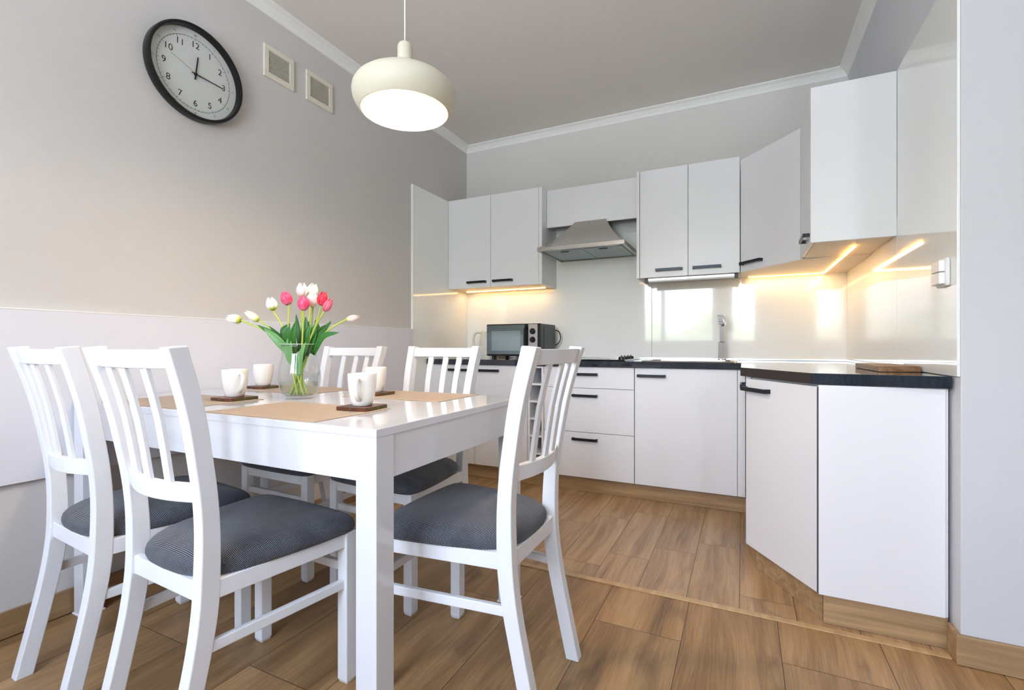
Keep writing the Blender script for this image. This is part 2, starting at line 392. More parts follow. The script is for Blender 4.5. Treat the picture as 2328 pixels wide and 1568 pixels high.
# window wall behind the camera
b = MB(); xs = [XL] + [v for a in WIN for v in a[:2]] + [XF]
for i in range(0, len(xs), 2): b.box(xs[i], YW - .2, 0, xs[i + 1], YW, ZC)
for a, c, z0, z1 in WIN:
    b.box(a, YW - .2, 0, c, YW, z0); b.box(a, YW - .2, z1, c, YW, ZC)
struct(b.build('wall_front', M['wall_white']))
for i, (a, c, z0, z1) in enumerate(WIN):
    f = MB(); t = .06; y0, y1 = YW - .12, YW - .05
    f.box(a, y0, z0, a + t, y1, z1); f.box(c - t, y0, z0, c, y1, z1); f.box(a + t, y0, z0, c - t, y1, z0 + t); f.box(a + t, y0, z1 - t, c - t, y1, z1)
    m_ = (a + c) / 2
    m_ = (-1.24, 0, (a + c) / 2)[i]
    if i != 1: f.box(m_ - .035, y0, z0 + t, m_ + .035, y1, z1 - t)
    o = struct(f.build('window_%d' % (i + 1), M['frame'], bevel=.003))
    g = MB().box(a + t, YW - .09, z0 + t, c - t, YW - .085, z1 - t).build('glass_pane', M['pane'], o, local=True)
    box('window_handle', M['alu'], o, a + .02, YW - .05, (z0 + z1) / 2 - .06, a + .04, YW - .02, (z0 + z1) / 2 + .06)
# cornice: cove strip along ceiling
def cornice(name, pts, inward):
    prof = [(0, 0), (.005, 0), (.014, .018), (.030, .036), (.050, .047), (.052, .052), (0, .052)]
    prof = [(a, ZC - .052 + z) for a, z in prof]
    b = MB(); (x0, y0), (x1, y1) = pts; ix, iy = inward
    b.loft([[(x0 + ix * a, y0 + iy * a, z) for a, z in prof], [(x1 + ix * a, y1 + iy * a, z) for a, z in prof]])
    return struct(b.build(name, M['crown']))
cornice('trim_2', ((XL, YB), (XR, YB)), (0, -1))
cornice('trim_3', ((XL, YW), (XL, YB)), (1, 0))
cornice('trim_4', ((XR, YR - .05), (XR, YB)), (-1, 0))
cornice('trim_5', ((XR - .05, YR), (XF, YR)), (0, -1))
struct(box('baseboard_left', M['oakY'], None, XL, YW, .003, XL + .014, 2.99, .088))
b = MB(); b.prism([(XR - .014, YR - .014), (XF, YR - .014), (XF, YR), (XR, YR), (XR, 1.95), (XR - .014, 1.95)], .002, .09)
struct(b.build('baseboard_right', M['oak'], bevel=.0015))
for i, (xa, xb) in enumerate([(-2.10, -1.52), (.24, .40), (.62, .90)]):
    n = 40; ring = []
    pts = [(xa + (xb - xa) * k / n, YW + .07 + .022 * math.sin(k * 2 * math.pi / (8 if i != 1 else 10))) for k in range(n + 1)]
    cu = MB().prism(pts + [(x, y + .004) for x, y in pts[::-1]], .03, 2.5)
    props(cu.build('window_curtain', M['curtain'], smooth=False), ['white curtain at the corner end of the wide window', 'narrow white curtain between the two high windows', 'white curtain beside the added third window'][i], 'curtain')

# ------------------------------------------------------------------ glass wall panels and low board
def sheet(name, label, x0, y0, z0, x1, y1, z1):
    o = box(name, M['glasswhite'], None, x0, y0, z0, x1, y1, z1, bevel=.0008); return props(o, label, 'splashback', 'glossy glass wall panels')
t = thing('glass_wall_panel', 'tall glossy grey-white glass panel on left wall beside the upper cabinet', 'splashback', (XL, 2.9, .09), 'glossy glass wall panels')
box('glass_sheet', M['glasswhite'], t, XL, 2.826, .09, XL + .016, 3.598, 2.137, bevel=.0006)
box('edge_strip', M['edge'], t, XL, 2.820, .09, XL + .0175, 2.826, 2.138, bevel=.0006)
sheet('glass_wall_panel', 'long glossy white glass sheet behind microwave, hob and range hood', XL + .016, 3.590, .874, -.602, 3.598, 1.90)
sheet('glass_wall_panel', 'glossy white glass sheet on back wall behind the chrome tap', -.600, 3.590, .874, .582, 3.598, 1.50)
sheet('glass_wall_panel', 'glossy white glass sheet on right wall under the corner cabinets', .582, 2.5165, .874, .5895, 3.590, 1.50)
sheet('glass_wall_panel', 'tall glossy glass sheet beside the end upper cabinet, holding the white switch', .582, 1.888, .864, .5895, 2.5145, 2.115)
t = thing('wall_board', 'long low white board fixed along left wall behind the dining table', 'wall panel', (XL, 1, .50))
box('board_face', M['boardm'], t, XL, YW + .002, .503, XL + .02, 2.818, 1.078, bevel=.001)
box('edge_trim', M['edge'], t, XL, YW + .002, 1.078, XL + .0215, 2.818, 1.082, bevel=.0005)

# ------------------------------------------------------------------ cabinets
def handle(parent, x, z, y, L=.168, axis='x', m=None):
    """square bar handle on a front lying in the plane y (or x = y when axis is 'y')"""
    b = MB(); d = .028; hh = .0085
    if axis == 'x':
        b.box(x - L / 2, y - d, z - hh, x + L / 2, y - d + .008, z + hh)
        for s in (-1, 1): b.box(x + s * L / 2, y - d + .008, z - hh, x + s * (L / 2 - .012), y, z + hh)
    else:
        b.box(y - d, x - L / 2, z - hh, y - d + .008, x + L / 2, z + hh)
        for s in (-1, 1): b.box(y - d + .008, x + s * L / 2, z - hh, y, x + s * (L / 2 - .012), z + hh)
    return b.build('handle', M['handle'], parent, bevel=.001)
def front(name, parent, x0, x1, z0, z1, y, th_=.018, g=.0015):
    return box(name, M['front'], parent, x0 + g, y, z0 + g, x1 - g, y + th_, z1 - g, bevel=.0012)

YU = 3.285
# upper cabinets on the back wall
t = thing('upper_cabinet', 'white two-door wall cabinet over the microwave', 'cabinet', (-1.75, 3.45, 1.42), 'white wall cabinets')
box('cabinet_body', M['carcass'], t, -2.163, YU + .020, 1.42, -1.369, 3.589, 2.137)
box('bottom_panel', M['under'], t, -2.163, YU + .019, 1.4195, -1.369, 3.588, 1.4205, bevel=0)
box('side_panel', M['front'], t, -1.367, YU, 1.418, -1.341, 3.589, 2.138)
for a, c, hx in ((-2.163, -1.772, -1.893), (-1.772, -1.367, -1.663)):
    d = front('door', t, a, c, 1.418, 2.138, YU); handle(d, hx, 1.462, YU)
t = thing('upper_cabinet', 'white two-door wall cabinet above the kitchen tap, slim lamp beneath', 'cabinet', (-.33, 3.45, 1.42), 'white wall cabinets')
box('cabinet_body', M['carcass'], t, -.629, YU + .020, 1.416, -.018, 3.589, 2.135)
box('side_panel', M['front'], t, -.651, YU, 1.414, -.631, 3.589, 2.137)
for a, c, hx in ((-.629, -.322, -.440), (-.322, -.018, -.209)):
    d = front('door', t, a, c, 1.414, 2.135, YU); handle(d, hx, 1.461, YU)
t = thing('hood_cabinet', 'short white flap cabinet over the range hood', 'cabinet', (-1.0, 3.45, 1.85), 'white wall cabinets')
box('cabinet_body', M['carcass'], t, -1.339, 3.40, 2.115, -.653, 3.589, 2.133)
front('flap_door', t, -1.341, -.651, 1.85, 2.135, 3.38)
# corner wall cabinet, front set at 45 degrees
t = thing('upper_cabinet', 'white corner wall cabinet with a slanted door', 'cabinet', (.2, 3.3, 1.42), 'white wall cabinets')
MB().prism([(-.015, YU + .025), (.290, 2.965), (.5815, 2.965), (.5815, 3.589), (-.015, 3.589)], 1.418, 2.105).build('cabinet_body', M['carcass'], t, bevel=.001)
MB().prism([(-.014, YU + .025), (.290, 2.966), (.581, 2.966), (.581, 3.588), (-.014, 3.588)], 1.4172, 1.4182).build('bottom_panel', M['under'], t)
def slanted(name, parent, p, q, z0, z1, th_=.018, g=.002):
    dx, dy = q[0] - p[0], q[1] - p[1]; L = math.hypot(dx, dy); dx /= L; dy /= L; nx, ny = -dy, dx
    a = (p[0] + dx * g, p[1] + dy * g); c = (q[0] - dx * g, q[1] - dy * g)
    return MB().prism([a, c, (c[0] + nx * th_, c[1] + ny * th_), (a[0] + nx * th_, a[1] + ny * th_)], z0, z1).build(name, M['front'], parent, bevel=.0012)
def slanted_handle(parent, p, q, s0, s1, z):
    dx, dy = q[0] - p[0], q[1] - p[1]; L = math.hypot(dx, dy); dx /= L; dy /= L; nx, ny = dy, -dx
    f = lambda s, n: (p[0] + dx * s + nx * n, p[1] + dy * s + ny * n)
    b = MB(); b.prism([f(s0, .020), f(s1, .020), f(s1, .028), f(s0, .028)], z - .0085, z + .0085)
    for a_, c_ in ((s0, s0 + .012), (s1 - .012, s1)): b.prism([f(a_, 0), f(c_, 0), f(c_, .020), f(a_, .020)], z - .0085, z + .0085)
    return b.build('handle', M['handle'], parent, bevel=.001)
P0, P1 = (-.016, YU), (.272, 2.935)
d = slanted('door', t, P0, P1, 1.414, 2.108); slanted_handle(d, P0, P1, .02, .187, 1.462)
t = thing('upper_cabinet', 'white end wall cabinet with broad blank side facing the dining table', 'cabinet', (.43, 2.7, 1.42), 'white wall cabinets')
box('cabinet_body', M['carcass'], t, .292, 2.534, 1.424, .5815, 2.960, 2.108)
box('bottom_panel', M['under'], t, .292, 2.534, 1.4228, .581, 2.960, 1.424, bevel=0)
box('end_panel', M['front'], t, .272, 2.514, 1.420, .5815, 2.532, 2.114)
d = box('door', M['front'], t, .272, 2.535, 1.422, .290, 2.930, 2.108); handle(d, 2.63, 1.462, .272, axis='y')

# base cabinets on the back wall
YF = 3.01; ZD, ZT = .10, .824
t = thing('base_cabinet', 'white two-door base cabinet under the microwave', 'cabinet', (-1.75, 3.3, .1), 'white base cabinets')
box('cabinet_body', M['carcass'], t, -2.163, YF + .02, ZD, -1.337, 3.58, .822)
for a, c, hx in ((-2.163, -1.755, -1.887), (-1.755, -1.337, -1.640)):
    d = front('door', t, a, c, ZD, ZT, YF); handle(d, hx, .784, YF)
t = thing('wine_rack', 'narrow open white bottle rack of stacked square pigeonholes', 'wine rack', (-1.27, 3.3, .1))
b = MB(); b.box(-1.335, YF, ZD, -1.319, 3.58, .822); b.box(-1.233, YF, ZD, -1.217, 3.58, .822)
for k in range(7):
    z = ZD + k * (.724 - .016) / 6; b.box(-1.319, YF, z, -1.233, 3.57, z + .014)
b.build('rack_frame', M['front'], t, bevel=.001)
box('back_panel', M['rackdark'], t, -1.319, 3.30, .115, -1.233, 3.31, .81, bevel=0)
t = thing('drawer_unit', 'white three-drawer base unit under the hob', 'drawers', (-.91, 3.3, .1), 'white base cabinets')
box('cabinet_body', M['carcass'], t, -1.213, YF + .02, ZD, -.612, 3.58, .822)
for z0, z1, hz in ((.684, ZT, .775), (.396, .684, .636), (ZD, .396, .352)):
    d = front('drawer', t, -1.214, -.610, z0, z1, YF); handle(d, -.926, hz, YF)
t = thing('base_cabinet', 'white single-door base cabinet under the sink', 'cabinet', (-.3, 3.3, .1), 'white base cabinets')
box('cabinet_body', M['carcass'], t, -.608, YF + .02, ZD, .008, 3.07, .822)
d = front('door', t, -.608, -.030, ZD, ZT, YF); handle(d, -.506, .775, YF)
front('filler_strip', t, -.030, .012, ZD, ZT, YF)
# right-hand run
t = thing('base_cabinet', 'white base cabinet on the right run, its door seen edge on', 'cabinet', (.3, 2.7, .1), 'white base cabinets')
box('cabinet_body', M['carcass'], t, .036, 2.335, ZD, .5815, 2.985, .822)
d = box('door', M['front'], t, .014, 2.335, ZD, .032, 2.985, ZT); handle(d, 2.45, .777, .014, axis='y')
t = thing('base_cabinet', 'white end base cabinet with slanted door and broad blank end panel', 'cabinet', (.35, 2.1, .1), 'white base cabinets')
MB().prism([(.034, 2.331), (.252, 1.968), (.5815, 1.968), (.5815, 2.331)], ZD, .822).build('cabinet_body', M['carcass'], t, bevel=.001)
Q0, Q1 = (.009, 2.318), (.2305, 1.960)
d = slanted('door', t, Q0, Q1, ZD, .816); slanted_handle(d, Q0, Q1, .004, .170, .774)
box('end_panel', M['front'], t, .2345, 1.948, ZD, .5735, 1.966, .822)
box('shadow_gap_strip', M['gap'], t, .2308, 1.9535, ZD + .002, .2342, 1.9640, .815, bevel=0)  # dark strip standing in for the shade in the open joint
box('filler_strip', M['front'], t, .575, 1.956, ZD, .5815, 1.966, .822, bevel=0)
# plinths
def pl(label, *a):
    return props(MB().prism(*a).build('plinth', M['oak'], bevel=.001), label, 'plinth', 'oak plinths under the base cabinets')
pl('long oak plinth board under the back run of base cabinets', [(-2.162, 3.052), (.055, 3.052), (.055, 3.068), (-2.162, 3.068)], .001, .099)
pl('oak plinth board under the slanted end door', [(.050, 2.322), (.248, 1.974), (.262, 1.984), (.066, 2.330)], .001, .099)
pl('oak plinth board under the blank end panel', [(.249, 1.957), (.5815, 1.957), (.5815, 1.973), (.258, 1.973)], .001, .099)
pl('short oak plinth board running back behind the slanted door', [(.055, 2.334), (.071, 2.334), (.071, 3.05), (.055, 3.05)], .001, .099)

# worktops (the back one has a cut-out for the sink)
SX0, SX1, SY0, SY1 = -.56, -.06, 3.12, 3.45
t = thing('worktop', 'dark speckled worktop along the back wall', 'worktop', (-1.1, 3.3, .824), 'charcoal worktops')
b = MB(); z0, z1 = .824, .862
b.box(-2.1635, 2.988, z0, -.012, SY0, z1); b.box(-2.1635, SY0, z0, SX0, 3.589, z1); b.box(SX1, SY0, z0, -.012, 3.589, z1); b.box(SX0, SY1, z0, SX1, 3.589, z1)
bmesh.ops.remove_doubles(b.b, verts=b.b.verts[:], dist=1e-5)
b.build('slab', M['top'], t)
t = thing('worktop', 'dark speckled end worktop with a chamfered corner, wooden board on top', 'worktop', (.3, 2.7, .824), 'charcoal worktops')
MB().prism([(-.010, 2.362), (.2145, 1.958), (.582, 1.926), (.5815, 3.589), (-.010, 3.589)], z0, z1).build('slab', M['top'], t, bevel=.0012)
MB().prism([(-.0105, 2.362), (.2140, 1.9575), (.2131, 1.9570), (-.0114, 2.3615)], z0 + .001, z1 - .001).build('edge_band', M['topedge'], t)
props(box('worktop_edging', M['alu'], None, -2.163, 3.577, .8622, .5815, 3.5895, .876), 'thin silver edging strip where back glass meets the worktop', 'edging strip')
props(box('worktop_edging', M['alu'], None, .5685, 2.52, .8622, .5815, 3.5765, .876), 'thin silver edging strip below the corner glass on right wall', 'edging strip')

# sink and tap
t = thing('kitchen_sink', 'inset stainless steel sink in the back worktop', 'sink', (-.31, 3.28, .862))
b = MB(); zr = .8624
def rrect(x0, y0, x1, y1, r, z, n=5):
    out = []
    for cx_, cy_, a0 in ((x1 - r, y0 + r, -90), (x1 - r, y1 - r, 0), (x0 + r, y1 - r, 90), (x0 + r, y0 + r, 180)):
        for k in range(n + 1):
            a = R(a0 + 90 * k / n); out.append((cx_ + r * math.cos(a), cy_ + r * math.sin(a), z))
    return out
b.loft([rrect(SX0 - .03, SY0 - .03, SX1 + .03, SY1 + .03, .04, zr), rrect(SX0 - .028, SY0 - .028, SX1 + .028, SY1 + .028, .04, zr + .004),
        rrect(SX0 + .012, SY0 + .012, SX1 - .012, SY1 - .012, .05, zr + .003), rrect(SX0 + .02, SY0 + .02, SX1 - .02, SY1 - .02, .05, zr - .15)], cap=False)
b.b.faces.new([b.b.verts.new(p) for p in rrect(SX0 + .02, SY0 + .02, SX1 - .02, SY1 - .02, .05, zr - .15)])
b.build('basin', M['steel'], t, smooth=False, fix=False)
MB().lathe([(.04, .716), (.035, .718), (.012, .716)], (-.31, 3.28), 24, cap1=True).build('drain', M['chrome'], t)
t = thing('kitchen_tap', 'tall square chrome mixer tap standing behind the sink', 'tap', (-.121, 3.50, .862))
TX, TY = -.129, 3.515
MB().lathe([(.028, .8622), (.028, .868), (.024, .870)], (TX, TY), 28, cap0=True, cap1=True).build('base_ring', M['chrome'], t)
box('body', M['chrome'], t, TX - .023, TY - .023, .868, TX + .023, TY + .023, .985, bevel=.003)
box('riser', M['chrome'], t, TX - .015, TY - .015, .985, TX + .015, TY + .015, 1.135, bevel=.002)
b = MB(); b.box(TX - .015, TY - .20, 1.110, TX + .015, TY + .015, 1.136); b.box(TX - .013, TY - .198, 1.096, TX + .013, TY - .172, 1.112)
b.build('spout', M['chrome'], t, bevel=.002)
b = MB(); b.box(TX - .024, TY - .016, 1.137, TX + .018, TY + .018, 1.158); b.box(TX - .030, TY - .010, 1.158, TX + .010, TY + .004, 1.168)
b.build('lever', M['chrome'], t, bevel=.002)

# hob
t = thing('hob', 'black glass hob with four knobs on the back worktop', 'hob', (-1.0, 3.3, .862))
box('glass_top', M['blackglass'], t, -1.29, 3.06, .8622, -.68, 3.56, .870, bevel=.002)
for x, y, r in ((-1.14, 3.19, .075), (-.90, 3.19, .09), (-1.14, 3.43, .09), (-.90, 3.43, .075)):
    MB().lathe([(r, .8702), (r, .8706), (r - .004, .8706), (r - .004, .8702)], (x, y), 40).build('cooking_ring', M['inkgrey'], t)
for k in range(4):
    y = 3.155 + .095 * k
    MB().lathe([(.021, .8702), (.020, .885), (.015, .8875)], (-.722, y), 24, cap0=True, cap1=True).box(-.724, y - .019, .887, -.720, y + .019, .895).build('knob', M['black'], t)

# range hood
t = thing('range_hood', 'stainless steel pyramid range hood below the flap cabinet', 'range hood', (-1.0, 3.35, 1.62))
hx0, hx1, hy0, hy1 = -1.302, -.692, 3.10, 3.585
b = MB(); rings = []
for k in range(9):
    s = k / 8; e_ = s ** 1.0; pw = s ** .8
    ax = hx0 + (-1.115 - hx0) * pw; bx_ = hx1 + (-.885 - hx1) * pw; ay = hy0 + (3.375 - hy0) * s ** .92
    z = 1.647 + (1.87 - 1.647) * s ** 1.15
    rings.append([(ax, ay, z), (bx_, ay, z), (bx_, hy1, z), (ax, hy1, z)])
b.loft(rings); smooth_by_angle(b.build('canopy', M['steel'], t), 30)
b = MB(); b.box(hx0, hy0, 1.620, hx1, hy0 + .015, 1.647); b.box(hx0, hy1 - .015, 1.620, hx1, hy1, 1.647)
b.box(hx0, hy0 + .015, 1.620, hx0 + .015, hy1 - .015, 1.647); b.box(hx1 - .015, hy0 + .015, 1.620, hx1, hy1 - .015, 1.647)
b.build('rim', M['steel'], t, bevel=.001)
box('chimney', M['steel'], t, -1.115, 3.40, 1.86, -.885, 3.585, 2.11)
box('underside_plate', M['filter'], t, hx0 + .015, hy0 + .015, 1.632, hx1 - .015, hy1 - .015, 1.638, bevel=0)
for a, c in ((-1.265, -1.005), (-.99, -.73)):
    b = MB(); b.box(a, 3.19, 1.626, c, 3.55, 1.632)
    for k in range(14): y = 3.20 + k * .0255; b.box(a + .01, y, 1.6245, c - .01, y + .008, 1.626)
    f = b.build('grease_filter', M['filter'], t, bevel=.001)
    box('latch', M['black'], f, (a + c) / 2 - .03, 3.20, 1.620, (a + c) / 2 + .03, 3.215, 1.6245)
for x in (-1.08, -.93): box('light_switch', M['black'], t, x - .03, 3.125, 1.625, x + .02, 3.14, 1.632)
for x in (-1.20, -.79): box('hood_lamp', M['tube'], t, x - .05, 3.13, 1.626, x + .05, 3.17, 1.632)

# microwave
t = thing('microwave', 'silver and black microwave oven with two dials on the worktop', 'microwave', (-1.54, 3.35, .862))
mx0, mx1, my0, my1, mz0, mz1 = -1.760, -1.318, 3.200, 3.505, .884, 1.122
box('casing', M['blackcase'] if 'blackcase' in M else mat('dark_grey_casing', (62, 68, 74), .4, metal=.3), t, mx0, my0 + .012, mz0, mx1, my1, mz1, bevel=.006)
box('front_bezel', M['black'], t, mx0 - .001, my0, mz0, mx1 + .001, my0 + .014, mz1 + .001, bevel=.004)
d = box('door', M['mwglass'], t, mx0 + .006, my0 - .006, mz0 + .012, -1.442, my0, mz1 - .006, bevel=.002)
box('window', mat('microwave_window', (150, 166, 170), .12, metal=.6), d, mx0 + .045, my0 - .0066, mz0 + .04, -1.475, my0 - .006, mz1 - .05, bevel=0)
b = MB(); b.tube(spline([(-1.428, my0 - .004, mz1 - .020), (-1.428, my0 - .030, mz1 - .045), (-1.428, my0 - .033, 1.0), (-1.428, my0 - .030, mz0 + .045), (-1.428, my0 - .004, mz0 + .020)], 6), .012, 4)
b.build('door_handle', M['black'], d, bevel=.001)
box('control_panel', M['silver'], t, -1.412, my0 - .006, mz0 + .012, mx1 - .022, my0, mz1 - .004, bevel=.001)
for z in (1.066, 1.005):
    k_ = MB().lathe([(.0215, 0), (.0215, .010), (.018, .016)], (0, 0), 28, cap0=True, cap1=True).box(-.003, -.018, .016, .003, .018, .021)
    k_.xf(Matrix.Translation((-1.376, my0 - .006, z)) @ Matrix.Rotation(R(40), 4, 'Y') @ Matrix.Rotation(R(90), 4, 'X')); k_.build('dial_knob', M['black'], t)
box('side_vent', M['black'], t, mx1, 3.265, .92, mx1 + .002, 3.273, 1.10, bevel=0)
MB().tube(spline([(-1.330, my1 + .002, 1.085), (-1.300, my1 + .03, 1.07), (-1.290, my1 + .04, 1.02), (-1.305, my1 + .03, .98), (-1.330, my1 + .002, .96)], 6), .004, 8).build('power_cord', M['black'], t, smooth=True)
for x in (mx0 + .04, mx1 - .04):
    for y in (3.24, 3.47): MB().lathe([(.014, .8622), (.014, .885)], (x, y), 16, cap0=True, cap1=True).build('foot', M['black'], t)

# kettle
t = thing('kettle', 'cream plastic kettle half hidden behind the microwave', 'kettle', (-1.88, 3.42, .862))
KX, KY = -1.872, 3.43
smooth_by_angle(MB().lathe([(.074, .8625), (.076, .872), (.076, .884)], (KX, KY), 36, cap0=True, cap1=True).build('base', M['kettle'], t))
smooth_by_angle(MB().lathe([(.070, .886), (.073, .90), (.070, .98), (.062, 1.05), (.054, 1.078), (.045, 1.084), (.0, 1.087)], (KX, KY), 36, cap0=True).build('jug', M['kettle'], t))
MB().tube(spline([(KX - .05, KY - .01, 1.070), (KX - .10, KY - .02, 1.068), (KX - .125, KY - .02, 1.03), (KX - .120, KY - .02, .95), (KX - .068, KY - .01, .905)], 8), .011, 10).build('handle', M['kettle'], t, smooth=True)
MB().loft([[(KX + .048, KY - .018, 1.05), (KX + .048, KY + .018, 1.05), (KX + .046, KY, 1.01)], [(KX + .078, KY - .006, 1.078), (KX + .078, KY + .006, 1.078), (KX + .074, KY, 1.068)]]).build('spout', M['kettle'], t)

# cutting board
b = MB().prism([(.445, 2.150), (.575, 2.185), (.560, 2.520), (.435, 2.505)], .8625, .884)
props(b.build('cutting_board', M['board'], bevel=.003), 'small wooden cutting board lying on the end worktop', 'cutting board')

# LED tapes under the wall cabinets
def led(label, pts):
    t = thing('led_strip', label, 'light strip', pts[0], 'warm LED strips under wall cabinets')
    for i in range(len(pts) - 1):
        a, c = Vector(pts[i]), Vector(pts[i + 1]); L = (c - a).length; dv = (c - a) / L; n = Vector((-dv.y, dv.x, 0)) * .004
        MB().prism([(a + n)[:2], (c + n)[:2], (c - n)[:2], (a - n)[:2]], a.z - .005, a.z).build('tape', M['ledbase'], t)
        k = int(L / .022); bb = MB()
        for j in range(k):
            p = a + dv * (j + .5) * L / k; bb.box(p.x - .0035, p.y - .0035, a.z - .0065, p.x + .0035, p.y + .0035, a.z - .005)
        o = bb.build('led_chips', M['led'], t); o['kind'] = 'stuff'
        ld = bpy.data.lights.new('led_glow', 'AREA'); ld.shape = 'RECTANGLE'; ld.size = L; ld.size_y = .012; ld.energy = .42 * L; ld.color = (1, .79, .54)
        lo = bpy.data.objects.new('led_glow', ld); col.objects.link(lo); lo.parent = t
        lo.location = (a + c) / 2 - Vector(pts[0]) - Vector((0, 0, .012)); lo.rotation_euler = (0, 0, math.atan2(dv.y, dv.x))
led('warm glowing LED strip under the wall cabinet over the microwave', [(-2.12, 3.50, 1.4195), (-1.40, 3.50, 1.4195)])
led('warm glowing LED strip bent around the corner under the slanted wall cabinet', [(.03, 3.545, 1.4175), (.455, 3.545, 1.4175), (.462, 2.66, 1.4175)])
t = thing('cabinet_lamp', 'slim unlit tube lamp under the wall cabinet above the tap', 'lamp', (-.31, 3.34, 1.40))
box('housing', M['alu'], t, -.600, 3.320, 1.398, -.030, 3.352, 1.4155, bevel=.002)
box('diffuser', M['tube'], t, -.580, 3.314, 1.390, -.048, 3.350, 1.398, bevel=.003)
for x in (-.602, -.050): box('end_cap', mat('grey_end_cap', (88, 88, 84), .5), t, x, 3.312, 1.388, x + .022, 3.354, 1.4155)

# switch on the right-hand glass
t = thing('wall_switch', 'white double wall switch on the glass beside the end cabinet', 'switch', (.58, 1.98, 1.19))
box('frame', M['switch'], t, .570, 1.935, 1.145, .5815, 2.025, 1.235, bevel=.008, seg=4)
for z0, z1 in ((1.152, 1.189), (1.191, 1.228)): box('rocker', M['switch'], t, .555, 1.944, z0, .571, 2.016, z1, bevel=.003)

# ------------------------------------------------------------------ pendant lamp
LX, LY = -1.0, 1.262
t = thing('pendant_lamp', 'cream mushroom-shaped pendant lamp glowing above the table', 'lamp', (LX, LY, 1.72))
outer = [(.1415, 1.7245), (.1500, 1.7335), (.1590, 1.7470), (.1655, 1.7620), (.1680, 1.7770), (.1655, 1.7925), (.1570, 1.8070), (.1420, 1.8195), (.1200, 1.8310), (.0920, 1.8425), (.0600, 1.8525), (.0240, 1.8600)]
inner = [(r - .0035, z - (.0 if r > .15 else .0035)) for r, z in outer[::-1]]
b = MB().lathe(outer, (LX, LY), 64); o = b.build('shade', M['lamp'], t, smooth=True)
b = MB().lathe([(.005, 1.8565)] + [(r, z) for r, z in inner[:-1]] + [(.1395, 1.7240), (.1415, 1.7245)], (LX, LY), 64); b.build('shade_lining', M['lampin'], t, smooth=True)
smooth_by_angle(MB().lathe([(.0245, 1.856), (.0245, 1.938), (.021, 1.946), (.014, 1.951), (.003, 1.953)], (LX, LY), 32, cap1=True).build('neck', M['lamp'], t))
MB().tube([(LX, LY, 1.952), (LX, LY, 2.2), (LX, LY, 2.68)], .0028, 8).build('cable', M['crown'], t, smooth=True)
smooth_by_angle(MB().lathe([(.02, 2.655), (.045, 2.672), (.045, 2.689)], (LX, LY), 32, cap0=True).build('ceiling_rose', M['lamp'], t))
MB().lathe([(.016, 1.855), (.018, 1.835), (.03, 1.820), (.050, 1.812), (.056, 1.804), (.046, 1.796), (.0, 1.793)], (LX, LY), 32).build('bulb', M['bulb'], t, smooth=True)
ld = bpy.data.lights.new('bulb_light', 'POINT'); ld.energy = 13; ld.color = (1, .84, .66); ld.shadow_soft_size = .045
lo = bpy.data.objects.new('bulb_light', ld); col.objects.link(lo); lo.parent = t; lo.location = (0, 0, 1.752 - 1.72)

# ------------------------------------------------------------------ wall clock
CY, CZ = 1.2865, 2.148
t = thing('wall_clock', 'round black-rimmed wall clock on the left wall showing quarter past twelve', 'clock', (XL, CY, CZ))
MC = Matrix.Translation((XL, CY, CZ)) @ Matrix.Rotation(R(90), 4, 'Y') @ Matrix.Rotation(R(90), 4, 'Z')   # local x -> +Y, local y -> +Z, local z -> +X
smooth_by_angle(MB().lathe([(.198, .001), (.202, .008), (.203, .036), (.201, .044), (.197, .046), (.190, .044), (.187, .034), (.187, .012)], (0, 0), 96).xf(MC).build('rim', M['clockframe'], t))
MB().lathe([(0, .010), (.189, .010), (.189, .014), (0, .014)], (0, 0), 96).xf(MC).build('dial', M['dial'], t)
b = MB(); b.lathe([(.1545, .0142), (.1557, .0142), (.1557, .0145), (.1545, .0145)], (0, 0), 120)
for k in range(60):
    L = .010 if k % 5 == 0 else .005; wd = .0007
    q = Matrix.Rotation(R(-6 * k), 4, 'Z')
    b.box(-wd, .155 - L * .9, .0142, wd, .155, .0145, rot=q)
b.xf(MC).build('minute_track', M['ink'], t)
def text_mesh(items, name, m, parent, mtx):
    bm_ = bmesh.new()
    for s, x, y, size in items:
        cu = bpy.data.curves.new('t', 'FONT'); cu.body = s; cu.size = size; cu.align_x = 'CENTER'; cu.align_y = 'CENTER'
        to = bpy.data.objects.new('t', cu); col.objects.link(to)
        dg = bpy.context.evaluated_depsgraph_get(); me = bpy.data.meshes.new_from_object(to.evaluated_get(dg))
        me.transform(mtx @ Matrix.Translation((x, y, .0146))); bm_.from_mesh(me)
        bpy.data.objects.remove(to); bpy.data.curves.remove(cu); bpy.data.meshes.remove(me)
    b = MB(); b.b.free(); b.b = bm_
    return b.build(name, m, parent, fix=False)
text_mesh([(str(k), .127 * math.sin(R(30 * k)), .127 * math.cos(R(30 * k)), .038) for k in range(1, 13)], 'hour_numerals', M['ink'], t, MC)
text_mesh([(str(5 * k), .170 * math.sin(R(30 * k)), .170 * math.cos(R(30 * k)), .012) for k in range(1, 13)], 'minute_numerals', M['inkgrey'], t, MC)
def hand(name, ang, L, tail, w0, z, m):
    b = MB(); b.prism([(-w0, -tail), (w0, -tail), (w0 * .8, L), (-w0 * .8, L)], z, z + .001)
    b.xf(Matrix.Rotation(R(-ang), 4, 'Z')); b.xf(MC); return b.build(name, m, t)
hand('hour_hand', 7, .080, .024, .0030, .018, M['ink'])
hand('minute_hand', 93, .120, .018, .0024, .020, M['ink'])
hand('second_hand', 291, .110, .02, .0006, .022, M['inkgrey'])
MB().lathe([(.006, .0145), (.006, .024), (0, .024)], (0, 0), 20).xf(MC).build('hub', M['ink'], t)

